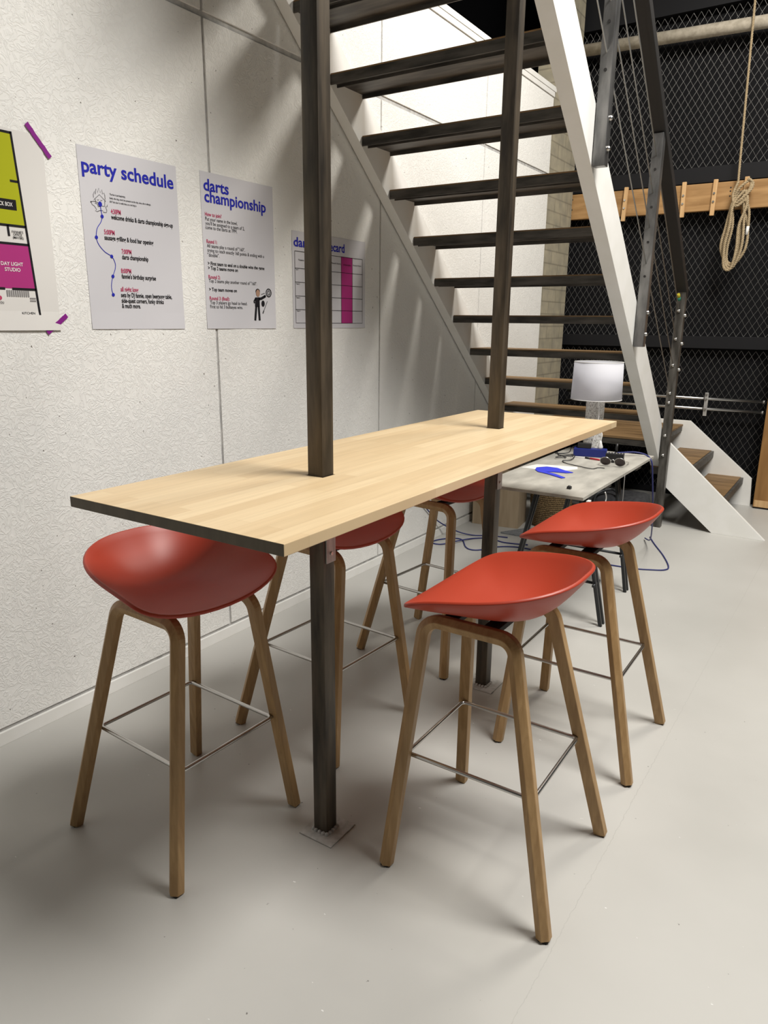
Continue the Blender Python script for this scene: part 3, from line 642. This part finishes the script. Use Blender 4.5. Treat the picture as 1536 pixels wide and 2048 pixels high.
def tape(y0, z0, y1, z1, label):
    d = Vector((y1 - y0, z1 - z0)); L = d.length; d.normalize(); n = Vector((-d.y, d.x)); wv = 0.0075; b = MB(); n_ = 10; rows = []
    for k in range(n_ + 1):
        t = k / n_; p = Vector((y0, z0)) + d * L * t; j = random.uniform(-.0008, .0008)
        rows.append([b.bm.verts.new((x, *(p + n * (s * wv + j)))) for s, x in ((-1, 0.0045), (1, 0.0045), (1, 0.0037), (-1, 0.0037))])
    for a_, c_ in zip(rows, rows[1:]):
        for k in range(4): b.face([a_[k], a_[(k + 1) % 4], c_[(k + 1) % 4], c_[k]])
    b.face(rows[0]); b.face(rows[-1][::-1])
    tag(b.build('tape_strip', 'tape'), label, 'tape', 'purple tape strips')
tape(0.547, 2.013, 0.618, 1.926, 'purple tape strip slanting across the upper corner of the floor plan poster')
tape(0.622, 1.437, 0.545, 1.379, 'purple tape strip on the lower corner of the floor plan poster')

# ------------------------------------------------------------------ desk
DZT = 0.72
dk = empty('desk', (1.15, 2.62, 0)); tag(dk, 'low desk with grey laminate top on dark metal trestles behind the table', 'desk')
OD = Vector((-1.15, -2.62, 0))
def DB(b, name, m, parent=dk): bmesh.ops.translate(b.bm, vec=OD, verts=b.bm.verts); return b.build(name, m, parent)
b = MB(); b.box(0.905, 1.389, 2.012, 3.222, DZT - 0.014, DZT, 0.0012); DB(b, 'desktop', 'desk')
for y in (2.42, 2.96):
    for s, xf, xt in ((-1, 0.895, 1.047), (1, 1.403, 1.257)):
        if y > 2.6: xf += 0.02 * -s * 1.5; 
        for dy in (-0.02, 0.02):
            b = MB(); b.tube([(xf, y + dy, 0.0), (xt, y + dy * 0.7, DZT - 0.034)], 0.011, 4); DB(b, 'leg', 'dark_metal')
        t = 0.30; x = xf + (xt - xf) * t
        b = MB(); b.tube([(x, y - 0.05, (DZT - .03) * t), (x, y + 0.05, (DZT - .03) * t)], 0.008, 4); DB(b, 'spreader', 'dark_metal')
    b = MB(); b.box(0.92, 1.375, y - 0.05, y + 0.05, DZT - 0.036, DZT - 0.014, 0.002); DB(b, 'top_bar', 'dark_metal')
    for tt in (0.30,):
        b = MB(); b.tube([(0.895 + 0.152 * tt, y, (DZT - .03) * tt), (1.403 - 0.146 * tt, y, (DZT - .03) * tt)], 0.008, 4); DB(b, 'crossbar', 'dark_metal')

# lamp
lx, ly = 1.066, 3.13
lp = empty('table_lamp', (lx, ly, DZT)); tag(lp, 'table lamp with white drum shade and speckled stone base on grey desk', 'lamp')
b = MB(); b.lathe([(0, 0), (0.048, 0), (0.050, 0.003), (0.050, 0.292), (0.047, 0.295), (0, 0.295)], 36); autosmooth(b.build('lamp_base', 'terrazzo', lp), 30)
b = MB(); b.lathe([(0.014, 0.295), (0.014, 0.315), (0.018, 0.317), (0.018, 0.36), (0, 0.362)], 16); b.build('lamp_holder', 'white_plastic', lp)
b = MB(); b.lathe([(0.136, 0.300), (0.138, 0.300), (0.132, 0.503), (0.130, 0.503), (0.136, 0.300)], 48); sh = b.build('lamp_shade', 'shade', lp)
b = MB()
for rr, zz_ in ((0.1375, 0.300), (0.1315, 0.503)): b.tube([(rr * math.cos(k / 48 * 2 * math.pi), rr * math.sin(k / 48 * 2 * math.pi), zz_) for k in range(48)], 0.0022, 6, closed=True)
for k in range(3): a = k * 2.094; b.tube([(0.018 * math.cos(a), 0.018 * math.sin(a), 0.34), (0.1355 * math.cos(a), 0.1355 * math.sin(a), 0.315)], 0.0015, 5)
b.build('shade_ring', 'white_plastic', sh)
b = MB(); b.tube(catmull([(0.03, -0.052, 0.30), (0.045, -0.07, 0.22), (0.04, -0.085, 0.13), (0.03, -0.10, 0.06)], 8), 0.0025, 6); b.build('lamp_cord', 'white_plastic', lp)

# blue power strip with plugs
ps = empty('power_strip', (1.100, 2.995, DZT), R(13)); tag(ps, 'blue power strip standing on the grey desk in front of the lamp', 'power strip')
b = MB(); b.box(-0.088, 0.088, -0.026, 0.026, 0, 0.044, 0.004); b.build('strip_body', 'blue_plastic', ps)
b = MB(); b.box(-0.084, 0.084, -0.020, 0.020, 0.0435, 0.0450); b.build('socket_panel', 'blue_plastic', ps)
pa = empty('power_adapter', (1.068, 2.99, DZT + 0.045), R(13)); tag(pa, 'black power adapter plugged into the blue power strip', 'adapter')
b = MB(); b.box(-0.036, 0.036, -0.022, 0.022, 0, 0.026, 0.004); b.build('adapter_body', 'black_plastic', pa)
b = MB(); b.box(-0.038, -0.034, -0.006, 0.006, 0.006, 0.016); b.build('cord_relief', 'black_plastic', pa)
wp = empty('white_plug', (1.150, 3.005, DZT + 0.045), R(13)); tag(wp, 'white plug upright in the blue power strip', 'plug')
b = MB(); b.lathe([(0, 0), (0.014, 0), (0.014, 0.012), (0.008, 0.03), (0.004, 0.045), (0, 0.045)], 14); b.build('plug_body', 'white_plastic', wp)
b = MB(); b.tube(catmull([(0, 0, 0.044), (0.004, 0.01, 0.075), (-0.01, 0.04, 0.10), (-0.02, 0.06, 0.09)], 8), 0.0022, 6); b.build('plug_cord', 'white_plastic', wp)
b = MB(); b.tube([(1.19, 3.055, DZT + 0.006), (1.225, 3.09, DZT + 0.006), (1.25, 3.06, DZT + 0.006)], 0.006, 8); tag(b.build('white_cable', 'white_plastic'), 'short white cable end lying beside the blue power strip', 'cable')
# black adapter cord
b = MB(); b.tube(catmull([(1.027, 2.98, DZT + 0.055), (1.0, 2.976, DZT + 0.04), (0.985, 2.975, DZT + 0.012), (0.925, 2.95, DZT + 0.004), (0.895 + .02, 2.99, DZT + 0.004), (0.96, 2.90, DZT + 0.005), (1.02, 2.84, DZT + 0.008), (0.975, 2.80, DZT + 0.010), (1.005, 2.88, DZT + 0.012), (1.05, 2.86, DZT + 0.014), (0.985, 2.84, DZT + 0.016), (0.965, 2.88, DZT + 0.016), (1.04, 2.91, DZT + 0.012), (1.06, 2.80, DZT + 0.006), (1.03, 2.76, DZT + 0.004), (1.07, 2.70, DZT + 0.004), (1.15, 2.66, DZT + 0.004), (1.225, 2.632, DZT + 0.004), (1.245, 2.68, DZT + 0.004), (1.275, 2.685, DZT + 0.004)], 8), 0.0023, 6)
tag(b.build('black_cord', 'black_plastic'), 'thin tangled black cord on the grey desk', 'cord')
# walkie talkie
wk = empty('radio_handset', (1.262, 2.90, DZT), R(10)); tag(wk, 'black radio handset with stub antenna on the grey desk behind the sunglasses', 'radio')
b = MB(); b.box(-0.046, 0.046, -0.026, 0.026, 0, 0.048, 0.005); bd = b.build('radio_body', 'black_plastic', wk)
b = MB()
for k in range(6): b.lathe([(0.005, 0), (0.005, 0.004), (0, 0.005)], 8, (-0.038 + k * 0.015, -0.008, 0.048))
b.build('button_row', 'grey_plastic', wk)
b = MB(); b.tube([(0.004, 0.008, 0.046), (0.006, 0.008, 0.098)], 0.006, 8); b.build('antenna', 'black_plastic', wk)
# sunglasses
sg = empty('sunglasses', (1.287, 2.775, DZT), R(6)); tag(sg, 'sunglasses with dark lenses lying on the grey desk', 'sunglasses')
for s in (-1, 1):
    b = MB(); pts = [(s * 0.036 + 0.027 * math.cos(k / 24 * 2 * math.pi), -0.012 * math.sin(k / 24 * 2 * math.pi), 0.025 + 0.022 * math.sin(k / 24 * 2 * math.pi)) for k in range(24)]
    b.tube(pts, 0.0018, 6, closed=True); fr = b.build('rim', 'chrome', sg)
    b = MB(); b.poly3(pts); b.poly3([(p[0], p[1] + 0.0012, p[2]) for p in pts][::-1]); b.build('lens', 'lens', fr, recalc=False)
    b = MB(); b.tube(catmull([(s * 0.063, 0.0, 0.03), (s * 0.066, 0.03, 0.024), (s * 0.066, 0.09, 0.012), (s * 0.06, 0.115, 0.003)], 6), 0.0019, 6); b.build('temple', 'chrome', sg)
b = MB(); b.tube(catmull([(-0.010, -0.003, 0.03), (0, -0.003, 0.036), (0.010, -0.003, 0.03)], 6), 0.0018, 6); b.build('bridge', 'chrome', sg)
# paper, blue visor shape, cube, red pen, cotton bud
b = MB(); b.prism([(0.915, 2.475), (0.95, 2.60), (1.145, 2.655), (1.165, 2.60), (1.13, 2.53), (1.02, 2.47)], 'z', DZT, DZT + 0.0008); pp = tag(b.build('paper_sheet', 'map_paper'), 'white printed paper under the blue cutout on the grey desk', 'paper')
b = MB(); b.prism([(0.985, 2.505), (1.02, 2.555), (1.075, 2.555), (1.13, 2.515), (1.180, 2.490), (1.155, 2.462), (1.10, 2.452), (1.06, 2.43), (1.12, 2.405), (1.190, 2.350), (1.178, 2.330), (1.09, 2.385), (1.03, 2.41), (1.00, 2.45)], 'z', DZT + 0.0012, DZT + 0.0040); tag(b.build('blue_cutout', 'bright_blue'), 'bright blue cut card piece lying over white paper on the desk', 'card cutout')
cb = empty('plug_cap', (1.283, 2.14, DZT)); tag(cb, 'tiny black plastic cap near the front edge of the grey desk', 'plastic cap')
b = MB(); b.box(-0.009, 0.009, -0.009, 0.009, 0, 0.012, 0.0015); b.lathe([(0.0065, 0.012), (0.0055, 0.015), (0, 0.0155)], 10); b.build('cap_body', 'black_plastic', cb)
pn = empty('marker_pen', (1.175, 2.895, DZT + 0.005), R(-12)); tag(pn, 'red marker pen lying in front of the blue power strip', 'pen')
b = MB(); b.tube([(-0.045, 0, 0), (0.03, 0, 0)], 0.005, 10); b.build('pen_barrel', 'red_plastic', pn)
b = MB(); b.tube([(-0.075, 0, 0), (-0.0448, 0, 0)], 0.0048, 10); b.build('pen_cap', 'black_plastic', pn)
b = MB(); b.tube([(1.03, 2.90, DZT + 0.004), (1.10, 2.925, DZT + 0.004)], 0.0025, 8); b.lathe([(0, -0.005), (0.005, 0), (0, 0.005)], 8, (1.028, 2.899, DZT + 0.0055)); tag(b.build('white_stick', 'white_plastic'), 'thin white stick with round tip lying beside the black cord on desk', 'stick')
# cables hanging from the desk
b = MB(); b.tube(catmull([(1.397, 2.30, 0.69), (1.395, 2.33, 0.655), (1.392, 2.30, 0.60), (1.398, 2.20, 0.57), (1.40, 2.10, 0.60), (1.402, 2.06, 0.68)], 8), 0.0028, 6)
wc = tag(b.build('charger_cable', 'white_plastic'), 'white charger cable looping down from the right edge of the grey desk', 'cable')
b = MB(); b.box(1.391, 1.405, 2.045, 2.075, 0.675, 0.700, 0.002); b.build('charger_plug', 'white_plastic', wc)
b = MB(); b.tube(catmull([(1.394, 2.62, 0.715), (1.394, 2.625, 0.52), (1.385, 2.64, 0.42), (1.30, 2.70, 0.40), (1.20, 2.72, 0.52), (1.18, 2.72, 0.700)], 8), 0.0024, 6); tag(b.build('grey_cable', 'grey_plastic'), 'straight grey cable hanging down from the right edge of the desk', 'cable')
b = MB(); b.tube(catmull([(1.185, 3.03, DZT + 0.02), (1.24, 3.10, DZT + 0.02), (1.30, 3.16, DZT + 0.02), (1.36, 3.17, DZT + 0.008), (1.397, 3.14, DZT - 0.02), (1.407, 3.16, 0.60), (1.405, 3.25, 0.42), (1.36, 3.50, 0.22), (1.29, 3.80, 0.07), (1.21, 4.02, 0.014)], 8), 0.0042, 7)
tag(b.build('blue_cable', 'blue_cable'), 'blue cable from the power strip hanging over the right edge of the desk', 'cable', 'blue cables')
b = MB(); b.tube(catmull([(1.225, 4.10, 0.0045), (1.29, 3.95, 0.0045), (1.40, 3.72, 0.0045), (1.475, 3.52, 0.0045), (1.470, 3.44, 0.0045), (1.40, 3.395, 0.0045), (1.304, 3.359, 0.0045), (1.10, 3.34, 0.0045), (0.80, 3.33, 0.0045), (0.60, 3.36, 0.0045), (0.467, 3.30, 0.0045), (0.395, 3.17, 0.0045), (0.34, 3.13, 0.0045), (0.28, 3.165, 0.0045), (0.19, 3.29, 0.0045), (0.12, 3.29, 0.0045), (0.055, 3.20, 0.0045), (0.05, 3.12, 0.0045), (0.12, 3.12, 0.0050), (0.19, 3.22, 0.0145), (0.24, 3.36, 0.0065), (0.33, 3.43, 0.0045), (0.45, 3.40, 0.0045), (0.60, 3.44, 0.0045)], 8), 0.0042, 7)
tag(b.build('blue_cable', 'blue_cable'), 'blue cable looping over the floor from the stairs to the wall', 'cable', 'blue cables')
b = MB(); b.tube(catmull([(0.012, 3.02, 0.30), (0.012, 3.10, 0.24), (0.02, 3.25, 0.12), (0.10, 3.38, 0.03), (0.20, 3.43, 0.006), (0.30, 3.49, 0.0045), (0.42, 3.52, 0.0045)], 8), 0.0042, 7)
tag(b.build('blue_cable', 'blue_cable'), 'blue cable sloping down the white wall to the floor behind far stool', 'cable', 'blue cables')

# under the stairs
cr = empty('wooden_crate', (0.20, 3.86, 0), R(8)); tag(cr, 'pale plywood crate on the floor against the wall under the stairs', 'crate')
for nm, bx in (('side_panel', (-0.17, 0.17, -0.11, -0.098, 0, 0.42)), ('side_panel', (-0.17, 0.17, 0.098, 0.11, 0, 0.42)), ('end_panel', (-0.17, -0.158, -0.098, 0.098, 0, 0.42)), ('end_panel', (0.158, 0.17, -0.098, 0.098, 0, 0.42)), ('bottom_panel', (-0.158, 0.158, -0.098, 0.098, 0, 0.012))):
    b = MB(); b.box(*bx, 0.0015); b.build(nm, 'crate', cr)
bk = empty('wicker_basket', (0.53, 4.02, 0)); tag(bk, 'woven seagrass basket on the floor beside the plywood crate', 'basket')
b = MB(); prof = []
for k in range(19): z = k / 18 * 0.34; prof.append((0.125 + 0.022 * math.sin(k / 18 * 2.6) + 0.003 * (k % 2), z))
b.lathe([(0, 0)] + prof + [(prof[-1][0] - 0.012, 0.34), (0.115, 0.02), (0, 0.02)], 40); b.build('basket_body', 'wicker', bk)
b = MB(); b.tube([(0.137 * math.cos(k / 40 * 2 * math.pi), 0.137 * math.sin(k / 40 * 2 * math.pi), 0.345) for k in range(40)], 0.010, 8, closed=True); b.build('basket_rim', 'wicker', bk)
b = MB(); b.prism([(0.33, 3.60), (0.54, 3.60), (0.80, 3.72), (0.74, 3.95), (0.44, 3.80)], 'z', 0.0, 0.012, 0.003); tag(b.build('felt_mat', 'felt'), 'grey felt mat on the floor in front of the wicker basket', 'mat')
sb = empty('storage_bag', (0.93, 4.22, 0)); tag(sb, 'dark grey soft bag on the floor under the stair landing', 'bag')
b = MB(); b.box(-0.22, 0.22, -0.16, 0.16, 0.0, 0.26, 0.05); autosmooth(b.build('bag_body', 'bag', sb), 60)
b = MB(); b.tube(catmull([(-0.10, -0.165, 0.20), (-0.08, -0.17, 0.27), (0, -0.10, 0.30), (0.08, -0.17, 0.27), (0.10, -0.165, 0.20)], 8), 0.010, 8); b.build('bag_handle', 'dark_metal', sb)

# ------------------------------------------------------------------ back wall things
rb = empty('cleat_rail', (0.9, 5.545, 2.385)); tag(rb, 'horizontal pine beam with wooden rope cleats on the black mesh wall', 'wall rail')
b = MB(); b.box(-0.95, 1.6, -0.03, 0.025, -0.10, 0.10, 0.004); bm_ = b.build('beam', 'pine', rb)
b = MB()
for x, z in ((-0.905, 0.06), (-0.905, -0.02), (-0.91, -0.065), (0.335, 0.055), (0.335, 0.03), (0.335, -0.005), (0.43, 0.055)): b.lathe([(0, 0.0), (0.006, 0.0005), (0.006, -0.001)], 8)
b.bm.clear()
for x, z in ((-0.905, 0.06), (-0.905, -0.02), (-0.91, -0.065), (0.335, 0.055), (0.335, 0.03), (0.335, -0.005), (0.43, 0.055)): b.tube([(x, -0.0312, z), (x, -0.029, z)], 0.006, 8)
b.build('screw_hole', 'rubber', bm_)
for x, a in ((-0.455, 2), (0.0, -1), (0.225, 1), (0.445, 0)):
    b = MB(); b.box(-0.016, 0.016, -0.055, -0.031, -0.13, 0.13, 0.004, Matrix.Translation((x, 0, -0.01)) @ Matrix.Rotation(R(a), 4, 'Y')); cl = b.build('cleat', 'pale_wood', rb)
    for z in (0.02, -0.04):
        b = MB(); b.tube([(x, -0.062, z), (x, -0.052, z)], 0.008, 10); b.build('bolt', 'chrome', cl)

def rope_into(b, pts, r=0.0105, pitch=0.05, strands=3):
    """twisted rope: strands wound round the path"""
    pts = [Vector(p) for p in pts]; d = [0.0]
    for a_, c_ in zip(pts, pts[1:]): d.append(d[-1] + (c_ - a_).length)
    n = max(8, int(d[-1] / (pitch / 9)))
    res = []; j = 0
    for k in range(n + 1):
        s = d[-1] * k / n
        while j < len(d) - 2 and d[j + 1] < s: j += 1
        t = (s - d[j]) / max(d[j + 1] - d[j], 1e-9); res.append((s, pts[j].lerp(pts[j + 1], t)))
    out = [[] for _ in range(strands)]; t0 = (res[1][1] - res[0][1]).normalized(); u = t0.orthogonal().normalized()
    for k, (s, p) in enumerate(res):
        t1 = (res[min(k + 1, n)][1] - res[max(k - 1, 0)][1]).normalized(); u = t0.rotation_difference(t1) @ u; u = (u - t1 * u.dot(t1)).normalized(); t0 = t1; v = t1.cross(u)
        for q in range(strands):
            a_ = s / pitch * 2 * math.pi + q * 2 * math.pi / strands; out[q].append(p + (u * math.cos(a_) + v * math.sin(a_)) * r * 0.5)
    for o in out: b.tube(o, r * 0.58, 5)
rp = empty('rope', (1.32, 5.45, 2.35)); tag(rp, 'coiled brown rope hanging from a wooden cleat, its line running up', 'rope')
ro = Vector((-1.32, -5.45, -2.35))
b = MB(); rope_into(b, [(1.245, 5.46, 3.95), (1.285, 5.46, 2.62), (1.292, 5.455, 2.45)], 0.0085)
bmesh.ops.translate(b.bm, vec=ro, verts=b.bm.verts); b.build('standing_line', 'rope', rp)
b = MB()
for k, (xl, xr, zb2, dy) in enumerate(((1.228, 1.400, 1.868, 0), (1.252, 1.375, 1.850, -0.022), (1.272, 1.352, 1.885, 0.012), (1.260, 1.345, 1.840, -0.040))):
    rope_into(b, catmull([(1.29 + 0.02 * k, 5.45 + dy * .5, 2.40), (1.268 + 0.006 * k, 5.44 + dy, 2.30), (xl + 0.018, 5.435 + dy, 2.15), (xl, 5.435 + dy, 2.00), ((xl + xr) / 2 - 0.03, 5.435 + dy, zb2 + 0.015), ((xl + xr) / 2 + 0.02, 5.435 + dy, zb2 + 0.005), (xr, 5.435 + dy, 1.985), (xr - 0.002, 5.435 + dy, 2.15), (1.345 + 0.012 * k, 5.44 + dy, 2.30), (1.325 + 0.01 * k, 5.45 + dy * .5, 2.40)], 7), 0.0105)
rope_into(b, catmull([(1.285, 5.44, 2.36), (1.31, 5.41, 2.31), (1.35, 5.405, 2.34), (1.385, 5.43, 2.42), (1.375, 5.45, 2.47), (1.335, 5.42, 2.44), (1.30, 5.42, 2.40), (1.275, 5.43, 2.33), (1.31, 5.40, 2.29), (1.36, 5.41, 2.33)], 7), 0.0105)
rope_into(b, catmull([(1.292, 5.45, 2.46), (1.272, 5.43, 2.38), (1.29, 5.41, 2.31), (1.33, 5.395, 2.33), (1.39, 5.42, 2.40), (1.395, 5.44, 2.45), (1.36, 5.43, 2.48)], 7), 0.0105)
rope_into(b, catmull([(1.345, 5.41, 2.36), (1.375, 5.41, 2.31), (1.398, 5.42, 2.24), (1.402, 5.43, 2.14)], 7), 0.0105)
bmesh.ops.translate(b.bm, vec=ro, verts=b.bm.verts); b.build('coil', 'rope', rp)
b = MB(); b.tube([(1.402, 5.43, 2.145), (1.398, 5.43, 2.085)], 0.0115, 10); bmesh.ops.translate(b.bm, vec=ro, verts=b.bm.verts); b.build('whipped_end', 'white_plastic', rp)

b = MB(); b.tube([(-0.15, 5.52, 3.575), (2.6, 5.52, 3.50)], 0.045, 20); pl = tag(b.build('lagged_pipe', 'pipe_lag'), 'thick beige lagged pipe running across the top of the mesh wall', 'pipe')
for z, lab in ((0.838, 'upper of two steel rods along the mesh wall behind the steps'), (0.755, 'lower of two steel rods along the mesh wall behind the steps')):
    r_ = empty('steel_rod', (0.0, 5.545, z)); tag(r_, lab, 'rod', 'steel rods on the mesh wall')
    b = MB(); b.tube([(0.06, 0, 0), (1.66, 0, 0)], 0.0125, 14); b.build('rod_tube', 'chrome', r_)
    b = MB(); b.tube([(1.66, 0, 0), (1.672, 0, 0)], 0.014, 14); b.build('end_cap', 'zinc', r_)
rc = empty('rod_clamp', (1.245, 5.525, 0.80)); tag(rc, 'upright steel clamp bracket holding the two rods on the mesh wall', 'clamp')
b = MB(); b.box(-0.014, 0.014, -0.012, 0.0, -0.10, 0.09, 0.003); b.build('clamp_plate', 'zinc', rc)
for z in (0.038, -0.045, 0.078):
    b = MB(); b.tube([(0, -0.022, z), (0, -0.012, z)], 0.008, 8); b.build('bolt', 'chrome', rc)
wd = empty('wooden_door', (1.70, 5.44, 0)); tag(wd, 'varnished brown wooden door standing at the right edge by the steps', 'door')
b = MB(); b.box(0, 0.85, 0, 0.045, 0.012, 2.05, 0.003); b.build('panel_board', 'door_wood', wd)
b = MB(); b.box(0.006, 0.85, -0.004, 0.0, 0.015, 0.07, 0.002); b.build('kick_strip', 'pale_wood', wd)
b = MB(); b.box(0.0, 0.85, 0.004, 0.041, 0.0, 0.012); b.build('bottom_seal', 'rubber', wd)
